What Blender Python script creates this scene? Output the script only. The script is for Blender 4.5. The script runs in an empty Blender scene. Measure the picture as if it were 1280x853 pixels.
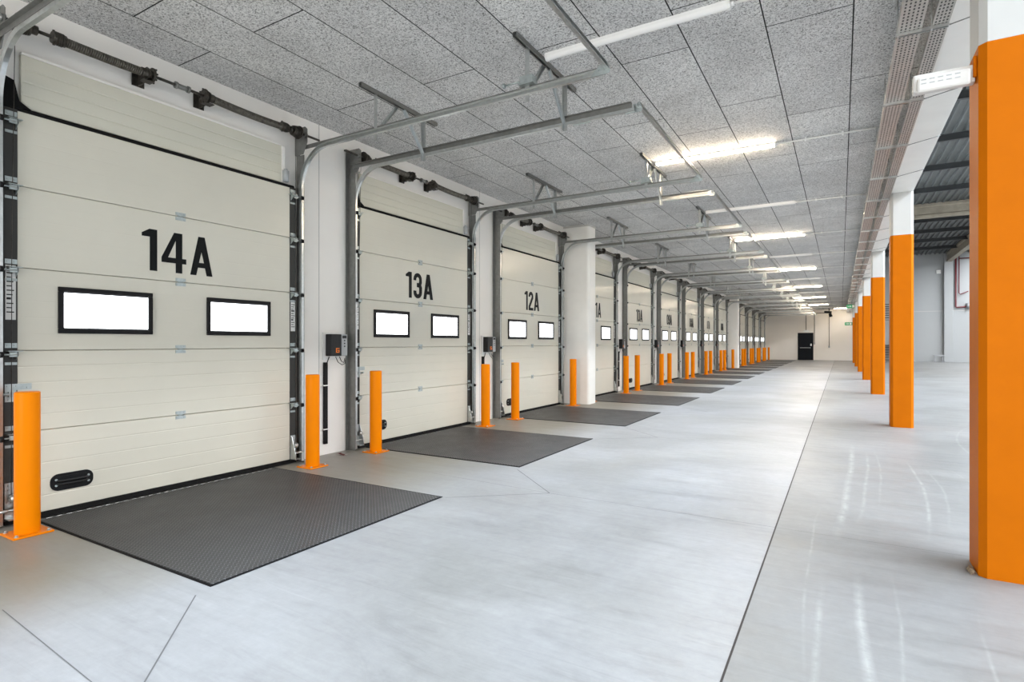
import bpy, bmesh, math, random
from math import sin, cos, pi, radians, atan2, sqrt, floor as ifloor
from mathutils import Vector, Matrix
random.seed(7)
scene = bpy.context.scene
COL = scene.collection

# ------------------------------------------------------------------ materials
def new_mat(name):
    m = bpy.data.materials.new(name); m.use_nodes = True
    nt = m.node_tree
    return m, nt, nt.nodes['Principled BSDF']

def coords(nt):
    return nt.nodes.new('ShaderNodeTexCoord').outputs['Object']

def noise(nt, vec, scale, detail=4, rough=.55, dist=0.0):
    n = nt.nodes.new('ShaderNodeTexNoise')
    n.inputs['Scale'].default_value = scale; n.inputs['Detail'].default_value = detail
    n.inputs['Roughness'].default_value = rough; n.inputs['Distortion'].default_value = dist
    if vec is not None: nt.links.new(vec, n.inputs['Vector'])
    return n.outputs['Fac']

def ramp(nt, fac, stops):
    r = nt.nodes.new('ShaderNodeValToRGB')
    el = r.color_ramp.elements
    while len(el) < len(stops): el.new(.5)
    for e, (p, c) in zip(el, stops):
        e.position = p; e.color = (c[0], c[1], c[2], 1) if len(c) == 3 else c
    nt.links.new(fac, r.inputs['Fac'])
    return r.outputs['Color']

def g(v): return (v, v, v)

def mth(nt, op, a, b=None, c=None, clamp=False):
    n = nt.nodes.new('ShaderNodeMath'); n.operation = op; n.use_clamp = clamp
    for i, v in enumerate((a, b, c)):
        if v is None: continue
        if isinstance(v, (int, float)): n.inputs[i].default_value = v
        else: nt.links.new(v, n.inputs[i])
    return n.outputs[0]

def mixc(nt, fac, a, b, mode='MIX'):
    n = nt.nodes.new('ShaderNodeMix'); n.data_type = 'RGBA'; n.blend_type = mode
    def put(sock, v):
        if isinstance(v, (int, float)): sock.default_value = v
        elif isinstance(v, tuple): sock.default_value = (v[0], v[1], v[2], 1)
        else: nt.links.new(v, sock)
    put(n.inputs['Factor'], fac); put(n.inputs['A'], a); put(n.inputs['B'], b)
    return n.outputs['Result']

def bump(nt, b, height, strength=.3, dist=.01):
    n = nt.nodes.new('ShaderNodeBump'); n.inputs['Strength'].default_value = strength
    n.inputs['Distance'].default_value = dist
    nt.links.new(height, n.inputs['Height']); nt.links.new(n.outputs['Normal'], b.inputs['Normal'])

def simple(name, col, rough=.5, metal=0., var=.06, scale=6., bmp=0., spec=None):
    m, nt, b = new_mat(name)
    v = coords(nt)
    f = noise(nt, v, scale)
    lo = tuple(c*(1-var) for c in col); hi = tuple(min(1, c*(1+var)) for c in col)
    nt.links.new(ramp(nt, f, [(.3, lo), (.7, hi)]), b.inputs['Base Color'])
    b.inputs['Roughness'].default_value = rough; b.inputs['Metallic'].default_value = metal
    if spec is not None: b.inputs['Specular IOR Level'].default_value = spec
    if bmp: bump(nt, b, noise(nt, v, scale*12), bmp, .004)
    return m

def emit(name, col, strength, base=(.9, .9, .9)):
    m, nt, b = new_mat(name)
    b.inputs['Base Color'].default_value = (*base, 1)
    f = noise(nt, coords(nt), 3)
    nt.links.new(ramp(nt, f, [(.0, tuple(c*.97 for c in col)), (1., col)]), b.inputs['Emission Color'])
    b.inputs['Emission Strength'].default_value = strength
    b.inputs['Roughness'].default_value = .3
    return m

M = {}
M['wall'] = simple('wall_paint', (.88, .855, .81), .55, var=.025, scale=1.2, bmp=.05)
M['wall_joint'] = simple('wall_joint', (.55, .54, .51), .6)
M['endwall'] = simple('end_wall_paint', (.86, .81, .74), .6, var=.03, scale=.6)
M['hallwall'] = simple('hall_wall_panel', (.38, .395, .40), .5, var=.02, scale=.5)
M['white'] = simple('white_enamel', (.85, .85, .83), .35, var=.02)
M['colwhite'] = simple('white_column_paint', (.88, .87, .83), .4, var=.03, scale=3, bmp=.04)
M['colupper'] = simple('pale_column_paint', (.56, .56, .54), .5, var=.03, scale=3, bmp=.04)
M['door'] = simple('cream_door_skin', (.66, .64, .55), .28, var=.025, scale=1.5)
M['lintel'] = simple('cream_lintel_skin', (.66, .64, .54), .4, var=.025, scale=1.5)
M['stile'] = simple('dark_stile', (.045, .045, .042), .5, spec=.3)
M['black'] = simple('black_plastic', (.007, .007, .008), .45, spec=.2)
M['rubber'] = simple('black_rubber', (.006, .006, .006), .75, spec=.15)
M['ink'] = simple('black_vinyl', (.004, .005, .006), .45, spec=.15)
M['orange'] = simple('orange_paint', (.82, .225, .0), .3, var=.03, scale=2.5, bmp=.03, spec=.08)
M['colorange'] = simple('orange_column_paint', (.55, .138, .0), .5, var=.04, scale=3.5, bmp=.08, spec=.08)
M['galv'] = simple('galvanised_steel', (.56, .58, .575), .28, .9, var=.10, scale=26)
M['galvdark'] = simple('dull_galvanised_steel', (.24, .242, .232), .4, .75, var=.1, scale=20)
M['galvmid'] = simple('dark_galvanised_steel', (.26, .262, .25), .4, .8, var=.1, scale=20)  # darker copy of the track steel; shade of upright faces put into its colour
M['zinc'] = simple('bright_zinc', (.44, .49, .49), .35, .7, var=.12, scale=30)
M['iron'] = simple('dark_oiled_steel', (.055, .05, .042), .42, .55, var=.5, scale=20)
M['spring'] = simple('grey_spring_steel', (.15, .14, .12), .42, .7, var=.4, scale=30)
M['grey'] = simple('grey_plastic', (.40, .42, .43), .4)
M['darkgrey'] = simple('dark_grey_plastic', (.016, .017, .018), .45, spec=.3)
M['glowswitch'] = simple('orange_switch', (.9, .22, .02), .4)
M['paper'] = simple('white_paper', (.75, .75, .73), .7)
M['tray'] = simple('perforated_tray_steel', (.46, .45, .42), .4, .75, var=.12, scale=18)
M['traydark'] = simple('tray_slot', (.06, .06, .06), .7)
M['deck'] = simple('dark_roof_deck', (.105, .115, .115), .5, var=.1, scale=2)
M['purlin'] = simple('dark_purlin', (.035, .038, .04), .5)
M['timber'] = simple('brown_beam', (.28, .245, .19), .6, var=.18, scale=3)
M['red'] = simple('red_pipe', (.13, .02, .025), .4)
M['navy'] = simple('near_black_door_paint', (.004, .006, .010), .4, spec=.12)
M['green'] = simple('green_sign', (.05, .42, .18), .5)
M['rubble'] = simple('crumbled_concrete', (.30, .24, .17), .9, var=.4, scale=40)
M['stair'] = simple('black_stair_steel', (.02, .02, .022), .5)
M['rail'] = simple('grey_rail_steel', (.30, .31, .32), .45, .4)
M['pane'] = emit('bright_window_daylight', (.93, .96, 1.), 2.4)
M['tube_lit'] = emit('lit_tube', (1., .82, .60), 80.)
M['lampbody'] = simple('lamp_plastic', (.70, .69, .66), .4, var=.01)
M['tube_off'] = simple('opal_diffuser', (.88, .88, .86), .35, var=.01)
M['skyglass'] = emit('roof_light_glazing', (.9, .95, 1.), 4.)

# ceiling boards of wood wool, staggered joints
m, nt, b = new_mat('wood_wool_ceiling_board'); M['ceil'] = m
v = coords(nt)
sx = nt.nodes.new('ShaderNodeSeparateXYZ'); nt.links.new(v, sx.inputs[0])
cb = nt.nodes.new('ShaderNodeCombineXYZ')
nt.links.new(mth(nt, 'ADD', sx.outputs['Y'], 20*2.06 - 4.97), cb.inputs['X'])
nt.links.new(mth(nt, 'ADD', sx.outputs['X'], 24*.61 + 1.135), cb.inputs['Y'])
br = nt.nodes.new('ShaderNodeTexBrick'); nt.links.new(cb.outputs[0], br.inputs['Vector'])
br.offset = .3; br.offset_frequency = 2; br.squash = 1
br.inputs['Scale'].default_value = 1; br.inputs['Brick Width'].default_value = 2.06; br.inputs['Row Height'].default_value = .61
br.inputs['Mortar Size'].default_value = .0055; br.inputs['Mortar Smooth'].default_value = .1
br.inputs['Color1'].default_value = (.70, .695, .68, 1); br.inputs['Color2'].default_value = (.62, .615, .605, 1)
br.inputs['Mortar'].default_value = (.03, .03, .03, 1)
sp = noise(nt, v, 85, 3, .75, .6); bl = noise(nt, v, 1.6, 4)
c1 = ramp(nt, sp, [(.38, g(.18)), (.46, g(.88)), (.60, g(1.2))])
c2 = ramp(nt, bl, [(.3, g(.88)), (.7, g(1.1))])
cc = mixc(nt, 1., br.outputs['Color'], c1, 'MULTIPLY'); cc = mixc(nt, 1., cc, c2, 'MULTIPLY')
nt.links.new(cc, b.inputs['Base Color']); b.inputs['Roughness'].default_value = .9
b.inputs['Specular IOR Level'].default_value = .1
bump(nt, b, sp, .35, .006)

# power-floated concrete with scuffs
m, nt, b = new_mat('power_floated_concrete'); M['floor'] = m
v = coords(nt)
sx = nt.nodes.new('ShaderNodeSeparateXYZ'); nt.links.new(v, sx.inputs[0])
X, Y = sx.outputs['X'], sx.outputs['Y']
mp = nt.nodes.new('ShaderNodeMapping'); nt.links.new(v, mp.inputs[0]); mp.inputs['Scale'].default_value = (.35, 1.5, 1)
n1 = noise(nt, v, .55, 6, .6, .6); n2 = noise(nt, mp.outputs[0], 2.6, 9, .72, 1.6); n3 = noise(nt, v, 14, 6, .75)
mp2 = nt.nodes.new('ShaderNodeMapping'); nt.links.new(v, mp2.inputs[0]); mp2.inputs['Scale'].default_value = (.5, 7., 1); mp2.inputs['Rotation'].default_value = (0, 0, .25)
n4 = noise(nt, mp2.outputs[0], 2.2, 8, .7, .8)
base = ramp(nt, n1, [(.3, (.25, .254, .25)), (.5, (.31, .313, .315)), (.72, (.37, .375, .38))])
base = mixc(nt, .85, base, ramp(nt, n2, [(.3, g(.78)), (.45, g(.96)), (.6, g(1.04)), (.75, g(1.12))]), 'MULTIPLY')
base = mixc(nt, .8, base, ramp(nt, n3, [(.3, g(.90)), (.7, g(1.07))]), 'MULTIPLY')
base = mixc(nt, .8, base, ramp(nt, n4, [(.32, g(.86)), (.45, g(.98)), (.6, g(1.02)), (.72, g(1.16))]), 'MULTIPLY')
base = mixc(nt, 1., base, ramp(nt, noise(nt, v, .35, 5, .6, .8), [(.35, (.93, .925, .90)), (.6, (1.03, 1.035, 1.05))]), 'MULTIPLY')
# strip by the dock doors: brown tyre dirt, with dimmer light painted in
wear_shade = mth(nt, 'MULTIPLY', mth(nt, 'SMOOTH_MIN', mth(nt, 'MULTIPLY', mth(nt, 'ADD', X, 3.1), -1.3, clamp=True), 1., .3), ramp(nt, noise(nt, v, 1.3, 6, .65), [(.3, g(.35)), (.65, g(.9))]))
slab = mth(nt, 'GREATER_THAN', X, -.405)      # the slab poured on the far side of the joint is greyer
base = mixc(nt, slab, base, mixc(nt, 1., base, (.72, .72, .705), 'MULTIPLY'))
base = mixc(nt, wear_shade, base, (.27, .25, .19))
# pale tyre scuffs, each a curve x = a + b*(y-c)^2 broken by noise
nb = noise(nt, v, 5, 6, .75); nw = noise(nt, v, .9, 3)
scuff = None
for (a, bb, c, y0, y1, w, s) in ((.10, -.006, 9.5, 4.3, 8.6, .035, .9), (.24, -.012, 8.5, 4.8, 8.2, .02, .6), (.33, -.02, 7.6, 5.4, 8.3, .015, .5),
                                 (.62, -.03, 6.8, 4.6, 7.8, .018, .7), (.76, -.05, 6.6, 5., 7.4, .015, .5), (.05, .03, 3.4, 2.1, 3.9, .03, .9),
                                 (-.12, .01, 3., 1.9, 3.7, .02, .7), (.22, -.03, 3.8, 2.2, 3.9, .012, .6), (1.05, -.1, 6.4, 5., 7.6, .012, .5),
                                 (-.2, .02, 4., 2.4, 5.2, .012, .4), (.5, .1, 2.8, 1.9, 3.6, .012, .5), (1.3, .08, 9., 7., 12., .02, .4)):
    d = mth(nt, 'SUBTRACT', Y, c); xx = mth(nt, 'MULTIPLY_ADD', mth(nt, 'MULTIPLY', d, d), bb, a)
    xx = mth(nt, 'MULTIPLY_ADD', nw, .06, xx)
    q = mth(nt, 'MULTIPLY', mth(nt, 'ABSOLUTE', mth(nt, 'SUBTRACT', X, xx)), 1/w)
    q = mth(nt, 'SUBTRACT', 1., q, clamp=True)
    lim = mth(nt, 'MULTIPLY', mth(nt, 'MULTIPLY', mth(nt, 'SUBTRACT', Y, y0), 1.5, clamp=True), mth(nt, 'MULTIPLY', mth(nt, 'SUBTRACT', y1, Y), 1.5, clamp=True))
    q = mth(nt, 'MULTIPLY', mth(nt, 'MULTIPLY', q, lim), s)
    scuff = q if scuff is None else mth(nt, 'MAXIMUM', scuff, q)
scuff = mth(nt, 'MULTIPLY', scuff, ramp(nt, nb, [(.36, g(.0)), (.62, g(.7))]))
base = mixc(nt, scuff, base, (.44, .45, .44))
nt.links.new(base, b.inputs['Base Color'])
nt.links.new(ramp(nt, n2, [(.3, g(.36)), (.7, g(.55))]), b.inputs['Roughness'])
bump(nt, b, n2, .04, .01)
M['joint'] = simple('dark_joint_filler', (.035, .03, .028), .7)
M['seam'] = simple('thin_floor_cut', (.14, .14, .14), .8)

# tear plate steel
m, nt, b = new_mat('black_checker_plate'); M['plate'] = m
v = coords(nt)
sx = nt.nodes.new('ShaderNodeSeparateXYZ'); nt.links.new(v, sx.inputs[0]); X, Y = sx.outputs['X'], sx.outputs['Y']
S = 1/.034
p = mth(nt, 'MULTIPLY', mth(nt, 'ADD', X, Y), S); q = mth(nt, 'MULTIPLY', mth(nt, 'SUBTRACT', X, Y), S)
par = mth(nt, 'FLOORED_MODULO', mth(nt, 'ADD', mth(nt, 'FLOOR', p), mth(nt, 'FLOOR', q)), 2.)
fp = mth(nt, 'SUBTRACT', mth(nt, 'SUBTRACT', p, mth(nt, 'FLOOR', p)), .5); fq = mth(nt, 'SUBTRACT', mth(nt, 'SUBTRACT', q, mth(nt, 'FLOOR', q)), .5)
ip = mth(nt, 'SUBTRACT', 1., par)
a_ = mth(nt, 'ADD', mth(nt, 'MULTIPLY', fp, par), mth(nt, 'MULTIPLY', fq, ip)); b_ = mth(nt, 'ADD', mth(nt, 'MULTIPLY', fq, par), mth(nt, 'MULTIPLY', fp, ip))
a_ = mth(nt, 'MULTIPLY', a_, 1/.48); b_ = mth(nt, 'MULTIPLY', b_, 1/.17)
hgt = mth(nt, 'SUBTRACT', 1., mth(nt, 'ADD', mth(nt, 'MULTIPLY', a_, a_), mth(nt, 'MULTIPLY', b_, b_)), clamp=True)
nn = noise(nt, v, 3, 5, .65)
pc = ramp(nt, nn, [(.3, (.034, .034, .034)), (.7, (.06, .06, .058))])
pc = mixc(nt, mth(nt, 'MULTIPLY', hgt, .9), pc, (.20, .20, .205))
nt.links.new(pc, b.inputs['Base Color']); b.inputs['Metallic'].default_value = .12; b.inputs['Specular IOR Level'].default_value = .35
nt.links.new(ramp(nt, nn, [(.3, g(.42)), (.7, g(.58))]), b.inputs['Roughness'])
bump(nt, b, hgt, 1., .005)

# ------------------------------------------------------------------ mesh helpers
class MB:
    def __init__(s): s.bm = bmesh.new(); s.mi = 0
    def mat(s, i): s.mi = i; return s
    def face(s, vs):
        try:
            f = s.bm.faces.new(vs); f.material_index = s.mi; return f
        except ValueError: return None
    def box(s, x0, x1, y0, y1, z0, z1):
        V = [s.bm.verts.new(p) for p in ((x0,y0,z0),(x1,y0,z0),(x1,y1,z0),(x0,y1,z0),(x0,y0,z1),(x1,y0,z1),(x1,y1,z1),(x0,y1,z1))]
        for q in ((0,3,2,1),(4,5,6,7),(0,1,5,4),(1,2,6,5),(2,3,7,6),(3,0,4,7)): s.face([V[i] for i in q])
        return s
    def cbox(s, x0, x1, y0, y1, z0, z1, c=.003):
        b2 = bmesh.new(); r = bmesh.ops.create_cube(b2, size=1)
        for v in b2.verts:
            v.co = Vector(((x0+x1)/2+v.co.x*(x1-x0), (y0+y1)/2+v.co.y*(y1-y0), (z0+z1)/2+v.co.z*(z1-z0)))
        bmesh.ops.bevel(b2, geom=list(b2.edges), offset=c, segments=2, profile=.5, affect='EDGES')
        mp = {v: s.bm.verts.new(v.co) for v in b2.verts}
        for f in b2.faces: s.face([mp[v] for v in f.verts])
        b2.free(); return s
    def quad(s, *P): s.face([s.bm.verts.new(p) for p in P]); return s
    def cyl(s, p0, p1, r, n=12, r1=None, caps=True):
        p0 = Vector(p0); p1 = Vector(p1); d = (p1-p0).normalized(); r1 = r if r1 is None else r1
        u = d.orthogonal().normalized(); w = d.cross(u)
        A = [s.bm.verts.new(p0+(u*cos(2*pi*i/n)+w*sin(2*pi*i/n))*r) for i in range(n)]
        B = [s.bm.verts.new(p1+(u*cos(2*pi*i/n)+w*sin(2*pi*i/n))*r1) for i in range(n)]
        for i in range(n):
            f = s.face([A[i], A[(i+1)%n], B[(i+1)%n], B[i]])
            if f: f.smooth = True
        if caps: s.face(A[::-1]); s.face(B)
        return s
    def tube(s, pts, r, n=8):
        pts = [Vector(p) for p in pts]; rings = []
        u = None
        for i, p in enumerate(pts):
            t = (pts[min(i+1, len(pts)-1)]-pts[max(i-1, 0)]).normalized()
            u = (u - t*u.dot(t)).normalized() if u else t.orthogonal().normalized()
            w = t.cross(u)
            rings.append([s.bm.verts.new(p+(u*cos(2*pi*k/n)+w*sin(2*pi*k/n))*r) for k in range(n)])
        for a, b in zip(rings, rings[1:]):
            for k in range(n):
                f = s.face([a[k], a[(k+1)%n], b[(k+1)%n], b[k]])
                if f: f.smooth = True
        s.face(rings[0][::-1]); s.face(rings[-1]); return s
    def extr(s, prof, axis, a, b):
        """closed 2-D profile pushed along an axis: y -> (x,z), x -> (y,z), z -> (x,y)"""
        def P(u, w, t):
            return (u, t, w) if axis == 'y' else (t, u, w) if axis == 'x' else (u, w, t)
        A = [s.bm.verts.new(P(u, w, a)) for u, w in prof]; B = [s.bm.verts.new(P(u, w, b)) for u, w in prof]
        n = len(prof)
        for i in range(n): s.face([A[i], A[(i+1)%n], B[(i+1)%n], B[i]])
        s.face(A[::-1]); s.face(B); return s
    def sweep(s, path, prof):
        """path in the XZ plane at given y; prof points (n, l): n across in the plane, l along +Y"""
        pts = [Vector(p) for p in path]; rings = []
        L = Vector((0, 1, 0))
        for i, p in enumerate(pts):
            t = (pts[min(i+1, len(pts)-1)]-pts[max(i-1, 0)]).normalized(); N = L.cross(t)
            rings.append([s.bm.verts.new(p+N*a+L*b) for a, b in prof])
        n = len(prof)
        for A, B in zip(rings, rings[1:]):
            for k in range(n): s.face([A[k], A[(k+1)%n], B[(k+1)%n], B[k]])
        s.face(rings[0][::-1]); s.face(rings[-1]); return s
    def build(s, name, mats, parent=None, loc=None):
        bmesh.ops.recalc_face_normals(s.bm, faces=list(s.bm.faces))
        me = bpy.data.meshes.new(name); s.bm.to_mesh(me); s.bm.free()
        if not isinstance(mats, (list, tuple)): mats = [mats]
        for mm in mats: me.materials.append(mm)
        o = bpy.data.objects.new(name, me); COL.objects.link(o)
        if parent: o.parent = parent
        if loc: o.location = loc
        return o

def cprof(h, d, t, sgn=1):
    """C channel: web at l=0, opening towards sgn*Y; h high, d deep"""
    P = [(-h/2, 0), (h/2, 0), (h/2, d), (h/2-t*2.5, d), (h/2-t*2.5, d-t), (h/2-t, d-t), (h/2-t, t), (-h/2+t, t), (-h/2+t, d-t), (-h/2+t*2.5, d-t), (-h/2+t*2.5, d), (-h/2, d)]
    return [(a, b*sgn) for a, b in P]

def tag(o, label=None, cat=None, group=None, kind=None):
    if label: o['label'] = label
    if cat: o['category'] = cat
    if group: o['group'] = group
    if kind: o['kind'] = kind
    return o
def empty(name, loc):
    o = bpy.data.objects.new(name, None); COL.objects.link(o); o.location = loc; o.empty_display_size = .2; return o
def copy_tree(o, parent=None):
    c = o.copy(); COL.objects.link(c); c.parent = parent
    for k in ('label', 'category', 'group'):
        if parent is None and k in c: del c[k]
    for ch in KIDS.get(o.name, list(o.children)): copy_tree(ch, c)
    return c
KIDS = {}
def struct(o): o['kind'] = 'structure'; return o

# ------------------------------------------------------------------ measurements
P = 3.40; YC = 2.894; NDOOR = 14
LEAF = -5.23; WALL = -5.30; ZC = 3.90; YEND = 49.3; YB = -8.0; XR = 14.0; ZH = 7.70
NAMES = ['14A', '13A', '12A', '11A', '10A', '09A', '08A', '07A', '06A']
ORD = ['first', 'second', 'third', 'fourth', 'fifth', 'sixth', 'seventh', 'eighth', 'ninth', 'tenth', 'eleventh', 'twelfth', 'thirteenth', 'fourteenth',
       'fifteenth', 'sixteenth', 'seventeenth', 'eighteenth', 'nineteenth', 'twentieth', 'twenty-first', 'twenty-second', 'twenty-third', 'twenty-fourth',
       'twenty-fifth', 'twenty-sixth', 'twenty-seventh', 'twenty-eighth', 'twenty-ninth', 'thirtieth', 'thirty-first', 'thirty-second']
def dname(k):
    return 'door ' + NAMES[k] if k < len(NAMES) else 'the %s door beyond the far column' % ORD[k-len(NAMES)]
def yd(k): return YC + P*k

# ------------------------------------------------------------------ room shell
mb = MB()
mb.box(WALL-.2, XR+.2, YB-.2, YEND+.2, -.2, 0)
mb.mat(1); mb.box(-.4095, -.4005, YB, YEND, 0, .0012)
mb.mat(2)
def strip(x0, y0, x1, y1, w=.007):
    d = Vector((x1-x0, y1-y0, 0)).normalized(); nrm = Vector((-d.y, d.x, 0))*w/2
    a = Vector((x0, y0, .0012)); c = Vector((x1, y1, .0012))
    mb.quad(a-nrm, c-nrm, c+nrm, a+nrm)
for k in range(-2, NDOOR):
    ys = 4.44+P*k
    strip(-2.93, ys-.58, -2.22, ys); strip(-2.93, ys+.66, -2.22, ys); strip(-3.6, ys+.08, -2.22, ys, .004)
    strip(-2.22, ys, XR, ys, .004)
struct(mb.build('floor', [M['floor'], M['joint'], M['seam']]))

mb = MB(); mb.box(WALL-.2, WALL, YB-.2, YEND+.2, 0, ZC+.3)
mb.mat(1)
for k in range(-3, NDOOR):
    for dy in (0.06,): mb.box(WALL, WALL+.0012, 4.47+P*k+dy, 4.482+P*k+dy, 0, ZC)
struct(mb.build('wall_left', [M['wall'], M['wall_joint']]))
struct(MB().box(WALL, .82, YB, YEND, ZC, ZC+.25).build('ceiling', M['ceil']))
mb = MB(); mb.box(WALL-.2, 1.9, YEND, YEND+.2, 0, ZC+.3)
struct(mb.build('wall_far', M['endwall']))
mb = MB(); mb.box(1.9, XR, YEND, YEND+.2, 0, ZH+.3)
mb.mat(1)
mb.box(1.9, 6.2, YEND-.004, YEND, 3.57, 3.60); mb.box(6.75, XR, YEND-.004, YEND, 3.57, 3.60)
struct(mb.build('wall_hall_far', [M['hallwall'], M['wall_joint']]))
mb = MB(); mb.box(.90, 1.9, YEND, YEND+.2, ZC+.3, ZH+.3)
struct(mb.build('wall_hall_far_upper', M['hallwall']))
struct(MB().box(XR, XR+.2, YB-.2, YEND+.2, 0, ZH+.3).build('wall_right', M['hallwall']))
struct(MB().box(WALL-.2, XR+.2, YB-.2, YB, 0, ZH+.3).build('wall_behind', M['wall']))
struct(MB().box(.84, .98, YB, YEND, ZC+.05, ZH+.3).build('wall_above_beam', M['wall']))

# white concrete beam over the column row
b_ = MB().cbox(.68, .98, YB, YEND, 3.70, ZC+.05, .012).build('concrete_beam', M['colwhite'])
tag(b_, 'long white concrete beam running over the row of orange columns', 'beam')

# hall roof: ribbed deck, purlins, roof lights
SKX0, SKX1, SKY0, SKY1 = 5.25, 6.05, -6.0, 30.0
def deck(x0, x1, y0, y1, mbx):
    n = int((x1-x0)/.25); w = (x1-x0)/n; pr = []
    for i in range(n):
        a = x0+i*w
        pr += [(a, ZH), (a+w*.62, ZH), (a+w*.70, ZH-.09), (a+w*.92, ZH-.09), (a+w, ZH)][:5 if i == n-1 else 4]
    pr = pr+[(x1, ZH+.08), (x0, ZH+.08)]
    mbx.extr(pr, 'y', y0, y1)
SK2 = (9.0, 11.5, -6.0, 48.6)  # second roof strip, unseen, added to hold the hall fill lamp
mb = MB(); deck(.98, SKX0, YB, YEND, mb); deck(SKX1, SK2[0], YB, YEND, mb); deck(SK2[1], XR, YB, YEND, mb); deck(SK2[0], SK2[1], YB, SK2[2], mb); deck(SK2[0], SK2[1], SK2[3], YEND, mb)
deck(SKX0, SKX1, YB, SKY0, mb); deck(SKX0, SKX1, SKY1, YEND, mb)
ce = struct(mb.build('ceiling_hall', M['deck']))
for k in range(-7, 13):
    y = 4.0+3.43*k
    if YB < y < YEND-.2 and abs(y-31.3) > .5:
        pr = [(y-.06, ZH-.09), (y-.06, ZH-.10), (y-.008, ZH-.105), (y-.008, ZH-.27), (y-.06, ZH-.275), (y-.06, ZH-.29), (y+.06, ZH-.29), (y+.06, ZH-.275), (y+.008, ZH-.27), (y+.008, ZH-.105), (y+.06, ZH-.10), (y+.06, ZH-.09)]
        MB().extr(pr, 'x', .98, XR).build('purlin', M['purlin'], ce)
def roof_light(x0, x1, y0, y1, label):
    rl = empty('roof_light', ((x0+x1)/2, y0, ZH)); tag(rl, label, 'skylight', 'roof lights of the hall')
    w = (x1-x0)/2; n = y1-y0
    MB().box(-w, w, 0, n, .05, .06).build('glazing', M['skyglass'], rl)
    mb = MB()
    for x in (-w-.02, w-.02): mb.box(x, x+.04, 0, n, -.06, .08)
    for i in range(int(n/3)+1): mb.box(-w, w, i*3, i*3+.04, .0, .05)
    mb.build('frame', M['white'], rl)
roof_light(SKX0, SKX1, SKY0, SKY1, 'narrow strip of glazed roof light nearest the white beam')
roof_light(*SK2, 'broad added strip of glazed roof light along the far side of the hall')
def ibeam(h, w):
    return [(-w/2, 0), (w/2, 0), (w/2, .12), (w/2-.05, .17), (w/2-.05, h-.17), (w/2, h-.12), (w/2, h), (-w/2, h), (-w/2, h-.12), (-w/2+.05, h-.17), (-w/2+.05, .17), (-w/2, .12)]
o = MB().extr([(31.45+a, 7.0+z) for a, z in ibeam(.64, .3)], 'x', .98, XR).build('roof_beam', M['timber'])
tag(o, 'brown grey roof beam crossing under the dark hall roof deck', 'beam')
o = MB().extr([(6.5+a, 7.0+z) for a, z in ibeam(.62, .3)], 'y', 31.6, YEND-.30).build('roof_beam', M['timber'])
tag(o, 'brown grey roof beam running lengthways to the far hall wall', 'beam')
pl_ = MB().cbox(6.22, 6.72, YEND-.30, YEND, 0, ZH-.1, .02).build('wall_pilaster', M['hallwall'])
tag(pl_, 'pale grey pilaster against the far hall wall under the lengthways beam', 'pilaster')

# ------------------------------------------------------------------ orange columns
def colprof(x0, x1, y0, y1, c):
    return [(x0+c, y0), (x1-c, y0), (x1, y0+c), (x1, y1-c), (x1-c, y1), (x0+c, y1), (x0, y1-c), (x0, y0+c)]
CY = [4.08+6.6*k for k in range(7)]
root = empty('concrete_column', (.83, CY[0]+.16, 0))
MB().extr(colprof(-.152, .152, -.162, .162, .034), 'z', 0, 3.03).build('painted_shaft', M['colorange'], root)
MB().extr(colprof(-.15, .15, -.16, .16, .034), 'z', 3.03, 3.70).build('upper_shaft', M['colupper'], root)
words = ['nearest the camera, cut off by the right edge', 'second from the camera', 'third from the camera', 'fourth from the camera', 'fifth from the camera', 'sixth from the camera', 'farthest from the camera']
for k, y in enumerate(CY):
    r = root if k == 0 else copy_tree(root)
    r.location = (.83, y+.16, 0)
    tag(r, 'square column painted orange below and white above, ' + words[k], 'column', 'orange columns along the aisle')
# white wall columns between the dock doors
root = empty('wall_column', (-5.0, 11.475, 0))
pr = []
x0, x1, y0, y1, rr = -.30, .31, -.205, .205, .06
pr = [(x0, y0)]
for i in range(7): a = -pi/2+pi/2*i/6; pr.append((x1-rr+rr*cos(a), y0+rr+rr*sin(a)))
for i in range(7): a = pi/2*i/6; pr.append((x1-rr+rr*cos(a), y1-rr+rr*sin(a)))
pr.append((x0, y1))
MB().extr(pr, 'z', 0, 3.86).build('shaft', M['colwhite'], root)
MB().extr([(a*1.02+.002, b2*1.02) for a, b2 in pr], 'z', 3.86, 3.90).build('mortar_joint', M['wall_joint'], root)
tag(root, 'stout white wall column between doors 12A and 11A', 'column', 'white wall columns')
r = copy_tree(root); r.location = (-5.0, 11.475+6*P, 0)
tag(r, 'far white wall column just beyond door 06A', 'column', 'white wall columns')

# ------------------------------------------------------------------ glyphs
def ribbon(mb, pts, t, h, closed=False):
    n = len(pts); out = []
    for i, p in enumerate(pts):
        a = pts[i-1] if (i > 0 or closed) else None; c = pts[(i+1) % n] if (i < n-1 or closed) else None
        p = Vector(p)
        d1 = (p-Vector(a)).normalized() if a else None; d2 = (Vector(c)-p).normalized() if c else None
        d1 = d1 or d2; d2 = d2 or d1
        nn_ = Vector((-(d1+d2).y, (d1+d2).x)).normalized()
        k = 1/max(.35, nn_.dot(Vector((-d1.y, d1.x))))
        out.append((p+nn_*t/2*k, p-nn_*t/2*k))
    rng = range(n if closed else n-1)
    for i in rng:
        a, b3 = out[i], out[(i+1) % n]
        mb.poly([a[0], b3[0], b3[1], a[1]])
def arc(cx, cy, rx, ry, a0, a1, n=8):
    return [(cx+rx*cos(radians(a0+(a1-a0)*i/n)), cy+ry*sin(radians(a0+(a1-a0)*i/n))) for i in range(n+1)]
T = .165
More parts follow.
